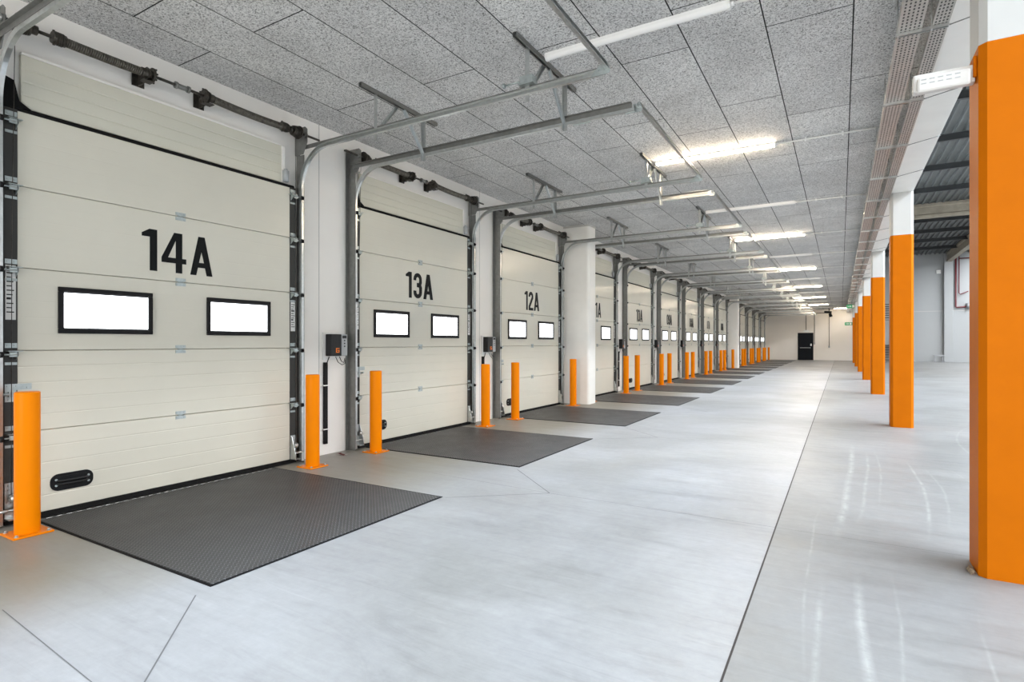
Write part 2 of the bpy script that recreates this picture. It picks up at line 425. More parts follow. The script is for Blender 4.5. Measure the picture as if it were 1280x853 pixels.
class Glyphs(MB):
    def __init__(s, S): super().__init__(); s.S = S; s.off = 0; s.z = 0
    def poly(s, pts):
        q = [(s.off+p[0]*s.S, s.z+p[1]*s.S) for p in pts]
        s.np = getattr(s, 'np', 0)+1; s.extr(q, 'x', 0.0004, .0016+.00022*s.np)
    def char(s, ch):
        w = .5; r = (w-T)/2; cx = w/2
        if ch == '1':
            s.poly([(.18, 0), (.35, 0), (.35, 1), (.18, 1)]); s.poly([(0, .81), (.2, .81), (.2, 1.0), (.17, 1.0), (0, .89)]); w = .35
        elif ch == '4':
            s.poly([(.34, 0), (.50, 0), (.50, 1), (.34, 1)]); s.poly([(0, .24), (.6, .24), (.6, .37), (0, .37)]); s.poly([(0, .36), (.15, .36), (.42, 1), (.30, 1)]); w = .6
        elif ch == 'A':
            s.poly([(0, 0), (.155, 0), (.375, 1), (.21, 1)]); s.poly([(.585, 0), (.43, 0), (.21, 1), (.375, 1)]); s.poly([(.11, .2), (.47, .2), (.44, .33), (.14, .33)]); w = .585
        elif ch == '0':
            ribbon(s, arc(cx, 1-T/2-r, r, r, 0, 180)+arc(cx, T/2+r, r, r, 180, 360), T, 0, True)
        elif ch == '3':
            ribbon(s, [(T/2, .70)]+arc(cx, 1-T/2-r, r, r, 180, 0)+[(w-T/2, .64), (w-T/2-.03, .565), (w-T/2-.10, .53), (.20, .53)], T*.95, 0)
            ribbon(s, [(T/2, .30)]+arc(cx, T/2+r, r, r, 180, 360)+[(w-T/2, .42), (w-T/2-.03, .485), (w-T/2-.10, .52), (.20, .52)], T*.95, 0)
        elif ch == '2':
            ribbon(s, [(T/2, .72)]+arc(cx, 1-T/2-r, r, r, 180, 0)+[(w-T/2, .68), (T/2, .20), (T/2, .02)], T, 0); s.poly([(0, 0), (w, 0), (w, .14), (0, .14)])
        elif ch == '9':
            ribbon(s, arc(cx, 1-T/2-r, r, r, 0, 180)+arc(cx, .42+r, r, r, 180, 360), T, 0, True); ribbon(s, [(w-T/2, .8), (w-T/2, .26)]+arc(cx, T/2+r, r, r, 0, -180)[1:]+[(T/2, .30)], T, 0)
        elif ch == '6':
            ribbon(s, arc(cx, T/2+r, r, r, 180, 360)+arc(cx, .58-r, r, r, 0, 180), T, 0, True); ribbon(s, [(T/2, .2), (T/2, .74)]+arc(cx, 1-T/2-r, r, r, 180, 0)[1:]+[(w-T/2, .70)], T, 0)
        elif ch == '8':
            ribbon(s, arc(cx, 1-T/2-r, r, r, 0, 180)+arc(cx, .53+r, r, r*.8, 180, 360), T, 0, True); ribbon(s, arc(cx, .47-r, r, r*.8, 0, 180)+arc(cx, T/2+r, r, r, 180, 360), T, 0, True)
        elif ch == '7':
            s.poly([(0, .86), (w, .86), (w, 1), (0, 1)]); s.poly([(.12, 0), (.29, 0), (w, .87), (w-.17, .87)])
        s.off += (w+.10)*s.S

# ------------------------------------------------------------------ dock door
ZJ = [.045, .669, 1.274, 1.888, 2.49, 3.045]; HW = 1.18
def panel_prof(z0, z1, dp=.0025):
    pr = [(-.055, z0+.002)]
    pr += [(-.004, z0+.002), (0, z0+.006)]
    n = 5; h = (z1-z0)/n
    for i in range(1, n):
        z = z0+i*h; pr += [(0, z-.006), (-dp, z-.002), (-dp, z+.002), (0, z+.006)]
    pr += [(0, z1-.006), (-.004, z1-.002), (-.055, z1-.002)]
    return pr
door = empty('dock_door', (LEAF, YC, 0))
for i in range(5):
    pn = MB().extr(panel_prof(ZJ[i], ZJ[i+1], .0016 if i < 2 else .0004), 'y', -HW, HW).build('door_panel', M['door'], door)
    if i == 2: wp = pn
for s in (-1, 1):
    mb = MB(); y0, y1 = sorted((s*(HW+.001), s*1.262))
    mb.cbox(-.055, .003, y0, y1, .03, 3.05, .004); mb.build('end_stile', M['stile'], door)
for (a, c) in ((-.936, -.247), (.243, .932)):
    z0, z1, fw = 1.405, 1.767, .036
    mb = MB()
    for q in ((a, c, z0, z0+fw), (a, c, z1-fw, z1), (a, a+fw, z0+fw, z1-fw), (c-fw, c, z0+fw, z1-fw)):
        mb.cbox(.0, .02, *q, .004)
    mb.box(.0005, .008, a+fw, c-fw, z0+fw, z0+fw+.008); mb.box(.0005, .008, a+fw, c-fw, z1-fw-.008, z1-fw)
    fr = mb.build('window_frame', M['black'], door)
    MB().box(.001, .006, a+fw-.002, c-fw+.002, z0+fw-.002, z1-fw+.002).build('window_pane', M['pane'], fr)
for z in ZJ[1:5]:
    mb = MB()
    mb.box(0, .004, -.045, .045, z-.036, z-.008); mb.box(0, .004, -.045, .045, z+.008, z+.036); mb.box(0, .005, -.02, .02, z-.012, z+.012)
    mb.cyl((.005, -.03, z), (.005, .03, z), .006, 8)
    for y in (-.032, .032):
        for dz in (-.024, .024): mb.cyl((.004, y, z+dz), (.009, y, z+dz), .007, 6)
    mb.build('hinge', M['zinc'], door)
for s in (-1, 1):
    for z in ZJ[1:5]+[3.0]:
        mb = MB()
        e = -.03 if z == 3.0 else 0
        for (u0, u1, d0, d1, x1) in ((1.185, 1.255, .02, .055, .008), (1.185, 1.255, -.105, -.085, .008)):
            y0, y1 = sorted((s*u0, s*u1)); mb.box(.003, x1, y0, y1, z+d0+e, z+d1+e)
        y0, y1 = sorted((s*1.165, s*1.25)); mb.box(.003, .055, y0, y1, z-.006+e, z-.001+e)
        pr = [(.005, z-.07+e), (.055, z-.03+e), (.055, z-.008+e), (.005, z-.008+e)]
        y0, y1 = sorted((s*1.19, s*1.194)); mb.extr(pr, 'y', y0, y1)
        y0, y1 = sorted((s*1.20, s*1.245)); mb.box(.045, .055, y0, y1, z-.045+e, z-.012+e)
        for yy in (1.20, 1.24): mb.cyl((.008, s*yy, z+.038+e), (.014, s*yy, z+.038+e), .007, 6)
        mb.cyl((.055, s*1.20, z-.028+e), (.055, s*1.30, z-.028+e), .006, 8)
        mb.mat(1); mb.cyl((.068, s*1.285, z-.028+e), (.068, s*1.305, z-.028+e), .022, 12)
        mb.build('roller_bracket', [M['zinc'], M['black']], door)
    mb = MB()
    pr = [(.004, .05), (.004, .30), (.02, .30), (.07, .16), (.085, .10), (.085, .05)]
    y0, y1 = sorted((s*1.19, s*1.196)); mb.extr(pr, 'y', y0, y1)
    y0, y1 = sorted((s*1.185, s*1.258)); mb.box(.004, .010, y0, y1, .05, .31); mb.box(.01, .085, y0, y1, .05, .058)
    mb.cyl((.06, s*1.2, .12), (.06, s*1.31, .12), .012, 10); mb.cyl((.045, s*1.2, .2), (.045, s*1.24, .2), .028, 12)
    for z in (.26, .29): mb.cyl((.01, s*1.235, z), (.018, s*1.235, z), .008, 6)
    mb.build('bottom_bracket', M['galv'], door)
    mb = MB()
    z0, z1 = (1.50, 1.90) if s < 0 else (1.46, 1.78)
    ym = s*1.222; mb.box(.003, .0042, ym-.03, ym+.03, z0, z1); mb.mat(1)
    for i in range(11):
        zz = z1-.03-i*(z1-z0-.05)/11; wd = .022*(1-.5*((i*37) % 5)/5); mb.box(.0042, .0046, ym-.024, ym-.024+2*wd, zz, zz+.008 if i not in (3, 7) else zz+.016)
    mb.build('sticker', [M['paper'], M['darkgrey']], door)
mb = MB()
mb.box(.003, .007, -1.255, -1.10, .985, 1.03); mb.box(.003, .007, -1.255, -1.19, .90, .985); mb.cyl((.02, -1.30, .955), (.02, -1.13, .955), .010, 8); mb.box(.003, .032, -1.24, -1.20, .935, .975)
mb.cyl((.02, -1.16, .955), (.05, -1.16, .955), .008, 8)
for y, z in ((-1.24, 1.015), (-1.19, 1.015), (-1.125, 1.0), (-1.235, .915)): mb.cyl((.007, y, z), (.013, y, z), .007, 6)
mb.build('slide_bolt', M['zinc'], door)
# recessed pull handle
def rrect(y0, y1, z0, z1, r, n=6):
    out = []
    for cy, cz, a in ((y1-r, z1-r, 0), (y0+r, z1-r, 90), (y0+r, z0+r, 180), (y1-r, z0+r, 270)):
        out += [(cy+r*cos(radians(a+90*i/n)), cz+r*sin(radians(a+90*i/n))) for i in range(n+1)]
    return out
mb = MB(); mb.extr(rrect(-.985, -.70, .185, .315, .055), 'x', 0, .010); mb.extr(rrect(-.965, -.72, .205, .295, .04), 'x', .010, .013)
hd = mb.build('pull_handle', M['black'], door)
mb = MB(); mb.tube([(.012, -.945, .262), (.03, -.925, .262), (.034, -.84, .262), (.03, -.76, .262), (.012, -.74, .262)], .009, 8)
mb.tube([(.012, -.945, .238), (.03, -.925, .238), (.034, -.84, .238), (.03, -.76, .238), (.012, -.74, .238)], .009, 8); mb.build('grip', M['darkgrey'], hd)
mb = MB()
for y in (-.95, -.735):
    for z in (.228, .272): mb.cyl((.012, y, z), (.017, y, z), .009, 8)
tag(mb.build('bolt', M['zinc'], hd), 'four bright bolt heads')
mb = MB(); mb.extr([(-.05, .047), (.0, .047), (.004, .03), (.012, .006), (-.02, .0), (-.05, .002)], 'y', -1.255, 1.255); mb.build('bottom_seal', M['rubber'], door)
mb = MB(); mb.extr([(-.05, 3.046), (.0, 3.046), (.006, 3.060), (-.01, 3.075), (-.05, 3.075)], 'y', -1.26, 1.24)
mb.extr([(-1.262, 3.05), (-1.10, 3.075), (-1.17, 3.12), (-1.20, 3.26), (-1.262, 3.28)], 'x', -.03, .0)
mb.build('top_seal', M['rubber'], door)

# lintel panel above the door
lint = empty('lintel_panel', (LEAF, YC, 3.08))
z0, z1 = .005, .40
pr = [(-.065, z0), (-.03, z0)]
for i in range(1, 4):
    z = z0+(z1-z0)*i/4; pr += [(-.03, z-.008), (-.034, z-.003), (-.034, z+.003), (-.03, z+.008)]
pr += [(-.03, z1), (-.065, z1)]
MB().extr(pr, 'y', -1.15, 1.10).build('panel', M['lintel'], lint)
mb = MB(); mb.cbox(-.065, -.026, -1.15, 1.14, z1+.001, z1+.022, .003); mb.cbox(-.065, -.024, 1.101, 1.14, z0, z1, .003); mb.build('edge_trim', M['wall'], lint)
mb = MB(); mb.cyl((.0, 1.13, .012), (.0, 1.13, .13), .03, 12, .036); mb.cyl((.0, 1.13, .13), (.0, 1.13, .15), .02, 10); mb.build('rubber_buffer', M['grey'], lint)

# track frame
tr = empty('door_track', (LEAF, YC, 0))
TX = .045; R_ = .42; cx, cz = TX+R_, 3.055; zt = cz+R_
for s in (-1, 1):
    yw = s*1.315
    mb = MB(); y0, y1 = sorted((yw, yw+s*.004)); mb.box(-.055, .072, y0, y1, 0, 3.43); y0, y1 = sorted((yw, yw+s*.045)); mb.box(-.055, -.049, y0, y1, 0, 3.43)
    for z in (.4, 1.0, 1.6, 2.2, 2.8): mb.cyl((.01, yw+s*.004, z), (.01, yw+s*.012, z), .009, 6); mb.cyl((.05, yw+s*.004, z+.12), (.05, yw+s*.012, z+.12), .009, 6)
    mb.build('vertical_angle', M['galvdark'], tr)
    mb = MB(); mb.sweep([(TX, yw, .02), (TX, yw, cz)], cprof(.048, .030, .003, -s)); mb.build('vertical_track', M['galv'], tr)
    path = [(cx+R_*cos(pi-pi/2*i/16), yw, cz+R_*sin(pi-pi/2*i/16)) for i in range(17)]
    mb = MB(); mb.sweep(path, cprof(.048, .030, .003, -s)); mb.build('curved_track', M['galv'], tr)
    mb = MB(); mb.sweep([(cx+.003, yw, zt), (3.60, yw, zt+.008)], cprof(.048, .030, .003, -s)); mb.build('horizontal_track', M['galv'], tr)
    mb = MB(); y0, y1 = sorted((yw, yw+s*.004))
    mb.box(.02, 3.58, y0, y1, zt+.012, zt+.058); y0, y1 = sorted((yw+s*.004, yw+s*.034)); mb.box(.02, 3.58, y0, y1, zt+.054, zt+.058)
    mb.build('support_angle', M['galvmid'], tr)
    mb = MB()
    mb.extr([(3.50, zt-.024), (3.66, zt-.024), (3.67, zt+.0), (3.645, zt+.055), (3.58, zt+.055)], 'y', *sorted((yw-s*.036, yw-s*.032)))
    for dx in (-.02, .03): mb.cyl((3.60+dx, yw-s*.036, zt+.02), (3.60+dx, yw-s*.05, zt+.02), .009, 6)
    mb.build('corner_gusset', M['zinc'], tr)
    if s > 0: continue
    mb = MB(); mb.box(2.98, 3.16, *sorted((yw-s*.031, yw-s*.035)), zt-.028, zt+.03); mb.box(3.06, 3.16, *sorted((yw-s*.031, yw-s*.035)), zt+.03, zt+.075)
    for dx in (.03, .15): mb.cyl((2.98+dx, yw-s*.035, zt), (2.98+dx, yw-s*.042, zt), .008, 6)
    mb.build('splice_plate', M['zinc'], tr)
mb = MB()
mb.extr([(3.625, zt+.012), (3.66, zt+.012), (3.66, zt+.016), (3.629, zt+.016), (3.629, zt+.044), (3.66, zt+.044), (3.66, zt+.048), (3.625, zt+.048)], 'y', -1.32, 1.32); mb.build('rear_bar', M['galv'], tr)
mb = MB(); mb.box(2.86, 2.98, 1.27, 1.35, 3.555, 3.61); mb.box(2.85, 2.99, 1.265, 1.355, 3.536, 3.555); mb.cyl((2.86, 1.31, 3.585), (2.68, 1.31, 3.585), .008, 10); mb.cyl((2.69, 1.31, 3.585), (2.67, 1.31, 3.585), .022, 12)
mb.build('spring_bumper', M['zinc'], tr)

# torsion spring shaft
ts = empty('torsion_spring_shaft', (LEAF, YC, 3.64))
MB().cyl((.10, -1.52, 0), (.10, 1.50, 0), .0127, 12).build('shaft', M['iron'], ts)
for (a, c, sag) in ((-1.0, -.36, .004), (.23, 1.06, .012)):
    n = int((c-a)/.0155); pts = []
    for i in range(n*8+1):
        t = i/(n*8); an = 2*pi*i/8; sg = sag*4*t*(1-t)
        pts.append((.10+.031*cos(an), a+(c-a)*t, .031*sin(an)-sg))
    mb = MB(); mb.tube(pts, .0072, 5)
    mb.mat(1); mb.cyl((.10, a, 0), (.10, a+(c-a)/2, -sag), .026, 10); mb.cyl((.10, a+(c-a)/2, -sag), (.10, c, 0), .026, 10)
    mb.build('torsion_spring', [M['spring'], M['iron']], ts)
    w0, w1 = (a-.01, a+.075) if a < 0 else (c-.065, c+.02)
    mb = MB(); mb.cyl((.10, w0, 0), (.10, w1, 0), .044, 16)
    for i in range(4): mb.cyl((.10, w0+.018+i*.014, 0), (.10, w0+.026+i*.014, 0), .049, 16)
    for an in range(4): mb.cyl((.10+.04*cos(an*pi/2), w0+.012, .04*sin(an*pi/2)), (.10+.056*cos(an*pi/2), w0+.012, .056*sin(an*pi/2)), .009, 8)
    mb.build('winding_cone', M['iron'], ts)
for y, s in ((-.335, -1), (.20, 1)):
    mb = MB(); mb.extr([(-.055, -.07), (-.055, .06), (.10, .06), (.145, .03), (.145, -.03), (.11, -.05), (.03, -.07)], 'y', y-.004, y+.004)
    mb.extr([(-.058, -.075), (-.058, .065), (-.05, .065), (-.05, -.075)], 'y', y-.05, y+.05); mb.box(.05, .13, y-.045, y+.045, -.064, -.058)
    mb.cyl((.10, y-.05, 0), (.10, y+.05, 0), .040, 14); mb.cyl((.10, y-s*.03, 0), (.10, y-s*.045, 0), .064, 18)
    for i in range(8): mb.cyl((.10+.06*cos(i*pi/4), y-s*.045, .06*sin(i*pi/4)), (.10+.06*cos(i*pi/4), y-s*.055, .06*sin(i*pi/4)), .009, 6)
    for zz in (-.06, .05): mb.cyl((-.05, y+.035, zz), (-.04, y+.035, zz), .01, 6)
    mb.build('centre_bracket', M['iron'], ts)
mb = MB(); mb.cyl((.10, -.10, 0), (.10, .02, 0), .022, 12); mb.cyl((.10, -.105, 0), (.10, -.085, 0), .03, 12); mb.cyl((.10, .005, 0), (.10, .025, 0), .03, 12); mb.build('coupler', M['galvdark'], ts)
for s in (-1, 1):
    mb = MB(); mb.cyl((.10, s*1.14, 0), (.10, s*1.215, 0), .052, 20, .062)
    mb.cyl((.10, s*1.215, 0), (.10, s*1.225, 0), .072, 20); mb.cyl((.10, s*1.10, 0), (.10, s*1.14, 0), .034, 14)
    for i in range(5): mb.cyl((.10, s*(1.148+i*.014), 0), (.10, s*(1.154+i*.014), 0), .055+i*.003, 20)
    mb.build('cable_drum', M['iron'], ts)
    mb = MB(); y0, y1 = sorted((s*1.295, s*1.301)); mb.extr([(-.055, -.21), (-.055, .09), (.11, .09), (.145, .06), (.145, -.09), (.08, -.21)], 'y', y0, y1)
    y0, y1 = sorted((s*1.301, s*1.36)); mb.box(-.055, -.049, y0, y1, -.21, .09)
    mb.cyl((.10, s*1.285, 0), (.10, s*1.32, 0), .03, 14)
    for xx, zz in ((.02, .05), (.02, -.15), (.12, -.07), (.07, .07)): mb.cyl((xx, s*1.295, zz), (xx, s*1.31, zz), .010, 6)
    mb.build('bearing_plate', M['galvdark'], ts)
    MB().tube([(.06, s*1.215, -.02), (.035, s*1.225, -1.5), (.04, s*1.23, -3.44)], .0025, 5).build('lift_cable', M['iron'], ts)

# dock leveller
lv = empty('dock_leveller', (-4.07, YC, 0))
LX0, LX1, LY0, LY1 = -1.138, 1.11, -1.095, .965
MB().cbox(LX0+.02, LX1-.018, LY0+.018, LY1-.018, .0005, .008, .002).build('deck_plate', M['plate'], lv)
mb = MB()
for q in ((LX0, LX1, LY0, LY0+.015), (LX0, LX1, LY1-.015, LY1), (LX1-.015, LX1, LY0, LY1), (LX0, LX0+.016, LY0, LY1)): mb.box(*q, .0005, .005)
mb.build('edge_frame', M['rubber'], lv)
mb = MB()
pts = []; nk = 60; an_ = 8; yk0, yk1 = LY0+.03, LY1-.06
prf = []
for i in range(nk):
    ya = yk0+(yk1-yk0)*i/nk; yb = yk0+(yk1-yk0)*(i+1)/nk; rk = .005 if i % 2 else .001
    prf += [(ya, rk), (yb, rk)]
rings = [[mb.bm.verts.new((LX0+.045+rk*cos(2*pi*q/an_), yq, .008+rk*sin(2*pi*q/an_))) for q in range(an_)] for yq, rk in prf]
for A, B in zip(rings, rings[1:]):
    for q in range(an_): mb.face([A[q], A[(q+1) % an_], B[(q+1) % an_], B[q]])
mb.build('lip_hinge', M['galvmid'], lv)

# bollard
bo = empty('bollard', (-4.9, 1.65, 0))
mb = MB(); n = 28; rr = .072
mb.cyl((0, 0, .012), (0, 0, .985), rr, n, caps=False)
A = [mb.bm.verts.new((rr*cos(2*pi*i/n), rr*sin(2*pi*i/n), .985)) for i in range(n)]; B = [mb.bm.verts.new(((rr-.008)*cos(2*pi*i/n), (rr-.008)*sin(2*pi*i/n), .991)) for i in range(n)]
for i in range(n): mb.face([A[i], A[(i+1) % n], B[(i+1) % n], B[i]])
mb.face(B); mb.build('post', M['orange'], bo)
MB().cbox(-.115, .115, -.115, .115, 0, .013, .003).build('base_plate', M['orange'], bo)
for x in (-.09, .09):
    for y in (-.09, .09): 
        mb = MB(); mb.cyl((x, y, .012), (x, y, .016), .014, 10); mb.cyl((x, y, .016), (x, y, .026), .009, 6); mb.build('anchor_bolt', M['galv'], bo)

# door controller
ct = empty('door_controller', (WALL, 4.745, 0))
MB().cbox(.002, .02, -.165, .10, 1.13, 1.455, .004).build('back_plate', M['white'], ct)
mb = MB(); mb.cbox(.02, .12, -.13, .03, 1.175, 1.435, .008); bx = mb.build('control_box', M['darkgrey'], ct)
mb = MB(); mb.box(.12, .126, -.06, -.01, 1.215, 1.225); mb.box(.12, .126, -.06, -.01, 1.260, 1.270); mb.box(.12, .126, -.06, -.05, 1.225, 1.26); mb.box(.12, .126, -.02, -.01, 1.225, 1.241); mb.box(.12, .128, -.04, -.01, 1.237, 1.247)
tag(mb.build('mains_switch', M['glowswitch'], bx), 'orange mains switch')
mb = MB(); mb.cbox(.02, .115, .032, .125, 1.175, 1.435, .006); kp = mb.build('keypad_panel', M['grey'], ct)
mb = MB(); mb.box(.115, .117, .045, .11, 1.385, 1.42); 
for i in range(3): mb.cyl((.115, .078, 1.36-i*.035), (.120, .078, 1.36-i*.035), .009, 10)
mb.build('button', M['darkgrey'], kp)
mb = MB(); mb.tube([(.05, -.10, 1.165), (.05, -.14, 1.08), (.03, -.13, 1.05)], .006, 6)
mb.tube([(.07, -.02, 1.165), (.09, .0, 1.10), (.08, .07, 1.065), (.06, .14, 1.08), (.03, .17, 1.12)], .004, 6); mb.tube([(.06, .05, 1.165), (.08, .06, 1.11), (.06, .12, 1.09), (.04, .15, 1.14)], .004, 6)
mb.build('cable', M['black'], ct)
MB().cbox(.004, .035, -.155, -.105, .13, 1.10, .004).build('cable_duct', M['black'], ct)
for z in (.3, .82): MB().box(.004, .039, -.17, -.09, z, z+.012).build('clip', M['white'], ct)

# ceiling hanger for the tracks (local origin: pier centre on the ceiling)
hg = empty('track_hanger', (0, 0, ZC))
mb = MB(); mb.extr([(-.021, 0), (.021, 0), (.021, -.041), (.010, -.041), (.010, -.036), (.017, -.036), (.017, -.004), (-.017, -.004), (-.017, -.036), (-.010, -.036), (-.010, -.041), (-.021, -.041)], 'y', -.60, .60); mb.build('ceiling_rail', M['galvdark'], hg)
for s in (-1, 1):
    y = s*.385
    mb = MB(); mb.box(-.02, .02, y-.003, y+.003, -.50, -.02); mb.box(-.02, -.016, *sorted((y, y-s*.035)), -.50, -.02)
    mb.build('drop_post', M['galv'], hg)
    a = Vector((0, s*.05, -.04)); c = Vector((0, s*.375, -.43)); d = (c-a).normalized(); nz = Vector((0, -d.z, d.y))
    mb = MB()
    pts = [a+nz*.016, c+nz*.016, c-nz*.016, a-nz*.016]
    mb.extr([(p_.y, p_.z) for p_ in pts], 'x', -.022, -.018); 
    pts = [a+nz*.016, c+nz*.016, c+nz*.012, a+nz*.012]; mb.extr([(p_.y, p_.z) for p_ in pts], 'x', -.022, .008)
    mb.build('diagonal_brace', M['galv'], hg)

for r in (door, lint, tr, ts, lv, bo, ct, hg): pass
# repeat down the row
proto_num = None
for k in range(NDOOR):
    y = yd(k); first = (k == 0)
    dn = dname(k)
    d = door if first else copy_tree(door); d.location = (LEAF, y, 0)
    if k < len(NAMES):
        tag(d, 'cream sectional dock door with two bright windows, numbered ' + NAMES[k], 'dock door', 'sectional dock doors')
    else:
        tag(d, 'cream sectional dock door, %s beyond the far white wall column' % ORD[k-len(NAMES)], 'dock door', 'sectional dock doors')
    l = lint if first else copy_tree(lint); l.location = (LEAF, y, 3.08)
    tag(l, 'ribbed cream lintel panel above ' + dn, 'wall panel', 'lintel panels over the dock doors')
    t = tr if first else copy_tree(tr); t.location = (LEAF, y, 0)
    tag(t, 'galvanised guide tracks curving inward around ' + dn, 'door track', 'tracks of the dock doors')
    s_ = ts if first else copy_tree(ts); s_.location = (LEAF, y, 3.64)
    if k in (3, 9):   # shaft end cut short beside the wall column
        me = MB().cyl((.10, -1.35, 0), (.10, 1.50, 0), .0127, 12).build('shaft', M['iron'])
        for c2 in bpy.data.objects:
            if c2.parent == s_ and c2.name.split('.')[0] == 'shaft': c2.data = me.data
        bpy.data.objects.remove(me)
    tag(s_, 'dark torsion springs and cable drums on shaft over ' + dn, 'door spring', 'torsion spring shafts over the dock doors')
    v_ = lv if first else copy_tree(lv); v_.location = (-4.07, y, 0)
    tag(v_, 'black checker plate leveller before ' + dn, 'dock leveller', 'dock levellers')
for k in range(NDOOR):
    y = yd(k)
    for j, (dy, sd) in enumerate(((-1.235, 'left'), (1.215, 'right'))):
        b_ = bo if k == 0 and j == 0 else copy_tree(bo)
        b_.location = (-4.9, y+dy, 0)
        tag(b_, 'orange steel bollard standing at the %s of %s' % (sd, dname(k)), 'bollard', 'orange bollards before the dock doors')
first = True
for k in range(1, NDOOR):
    if k in (3, 9): continue
    c_ = ct if first else copy_tree(ct); first = False
    c_.location = (WALL, 4.745+P*(k-1), 0)
    tag(c_, 'black and grey control box on wall left of ' + dname(k), 'control box', 'dock door control boxes')
first = True
for k in range(NDOOR-1):
    for x, wd in ((-2.32, 'outer'), (-4.08, 'wall-side')):
        h = hg if first else copy_tree(hg); first = False
        h.location = (x, 4.595+P*k, ZC)
        nx = dname(k+1)
        tag(h, '%s steel ceiling hanger right of %s' % (wd, dname(k)), 'track hanger', 'ceiling hangers of the door tracks')

# numbers: each door its own
doors = sorted([o for o in bpy.data.objects if o.name.split('.')[0] == 'dock_door'], key=lambda o: o.location.y)
for k, nm in enumerate(NAMES):
    gl = Glyphs(.365)
    for ch in nm: gl.char(ch)
    wdt = gl.off-.10*gl.S
    for v2 in gl.bm.verts: v2.co.y -= wdt/2+.015; v2.co.z += 1.968
    o = gl.build('number_marking', M['ink'], doors[k]); tag(o, 'black number ' + nm)

# ------------------------------------------------------------------ ceiling tube lights
def tube_light(lit):
    r = empty('ceiling_tube_light', (-1.49, 0, ZC))
    mb = MB(); mb.extr([(-.034, .002), (.034, .002), (.030, -.026), (-.030, -.026)], 'x', -.76, .76); mb.build('housing', M['white'], r)
    pr = [(.030*cos(radians(a)), -.025+.030*sin(radians(a))) for a in range(0, -181, -20)]
    mb = MB(); mb.extr(pr, 'x', -.755, .755); mb.build('diffuser', M['tube_lit'] if lit else M['tube_off'], r)
    for x in (-.775, .755): MB().extr([(.035, .002), (.035, -.035), (.016, -.057), (-.016, -.057), (-.035, -.035), (-.035, .002)], 'x', x, x+.02).build('end_cap', M['white'], r)
    mb = MB(); mb.cyl((.775, 0, -.022), (.80, 0, -.022), .018, 12); mb.cyl((.80, 0, -.022), (1.85, 0, -.022), .010, 8)
    for x in (1.1, 1.5): mb.box(x, x+.02, -.018, .018, -.042, 0)
    mb.build('conduit', M['white'], r)
    return r
la, lb = tube_light(False), tube_light(True)
uA = uB = True
for k in range(13):
    lit = k % 2 == 1
    if lit: t = lb if uB else copy_tree(lb); uB = False
    else: t = la if uA else copy_tree(la); uA = False
    t.location = (-1.49, 4.46+3.43*k, ZC)
    tag(t, '%s ceiling tube light, %s from the camera' % ('glowing warm white' if lit else 'unlit white', ORD[k]), 'tube light', 'tube lights across the aisle ceiling')

t = copy_tree(lb); t.location = (0.0, 47.6, ZC); t.scale = (.55, 1, 1)
tag(t, 'short glowing tube light on the ceiling just before the far wall', 'tube light', 'tube lights across the aisle ceiling')

# ------------------------------------------------------------------ cable trays and struts
def tray(x0, x1, z, rows, label):
    mb = MB(); t = .002
    mb.extr([(x0, z), (x1, z), (x1, z+.05), (x1-t, z+.05), (x1-t, z+t), (x0+t, z+t), (x0+t, z+.05), (x0, z+.05)], 'y', YB, YEND)
    r = mb.build('cable_tray', [M['tray'], M['traydark']])
    bm = bmesh.new(); bm.from_mesh(r.data)
    w = (x1-x0)/(rows+.6)
    for i in range(rows):
        xc = x0+w*(i+.8); y = 3.0
        st = .045
        while y < 24:
            ln = .026; hw = .0055
            vs = [bm.verts.new(p) for p in ((xc-hw, y, z-.0004), (xc+hw, y, z-.0004), (xc+hw, y+ln, z-.0004), (xc-hw, y+ln, z-.0004))]
            f = bm.faces.new(vs); f.material_index = 1; y += st
    bm.to_mesh(r.data); bm.free()
    tag(r, label, 'cable tray')
tray(.365, .515, 3.65, 5, 'wider perforated steel cable tray hung under the ceiling')
tray(.575, .676, 3.65, 4, 'narrower perforated steel cable tray beside the white concrete beam')
st = empty('tray_hanger', (.52, 5.1, 3.65))
MB().extr([(-.018, 0-.0006), (.018, -.0006), (.018, -.022), (.012, -.022), (.012, -.006), (-.012, -.006), (-.012, -.022), (-.018, -.022)], 'x', 0, 1).build('strut', M['galv'], st)
ch = st.children[0]
for v2 in ch.data.vertices: v2.co = Vector((-.165+v2.co.x*.32, v2.co.y, v2.co.z))
mb = MB(); mb.cyl((-.15, 0, -.022), (-.15, 0, .253), .005, 8); mb.cyl((.075-.02, 0, -.022), (.055, 0, .253), .005, 8); mb.build('threaded_rod', M['galv'], st)
mb = MB(); mb.cyl((.15, 0, -.012), (.17, 0, -.012), .005, 8); mb.cyl((.155, 0, -.014), (.46, 0, .042), .004, 6); mb.build('stay_rod', M['galvdark'], st)
k = 0; y = 5.1-1.43*2
while y < YEND-.5:
    skip = any(c-.05 < y < c+.37 for c in CY)
    if y > 3.0:
        s_ = st if k == 0 else copy_tree(st); s_.location = (.52, y, 3.65)
        tag(s_, 'steel strut carrying the cable trays, %s from the camera' % ORD[k], 'tray support', 'struts under the cable trays'); k += 1
    y += 1.43

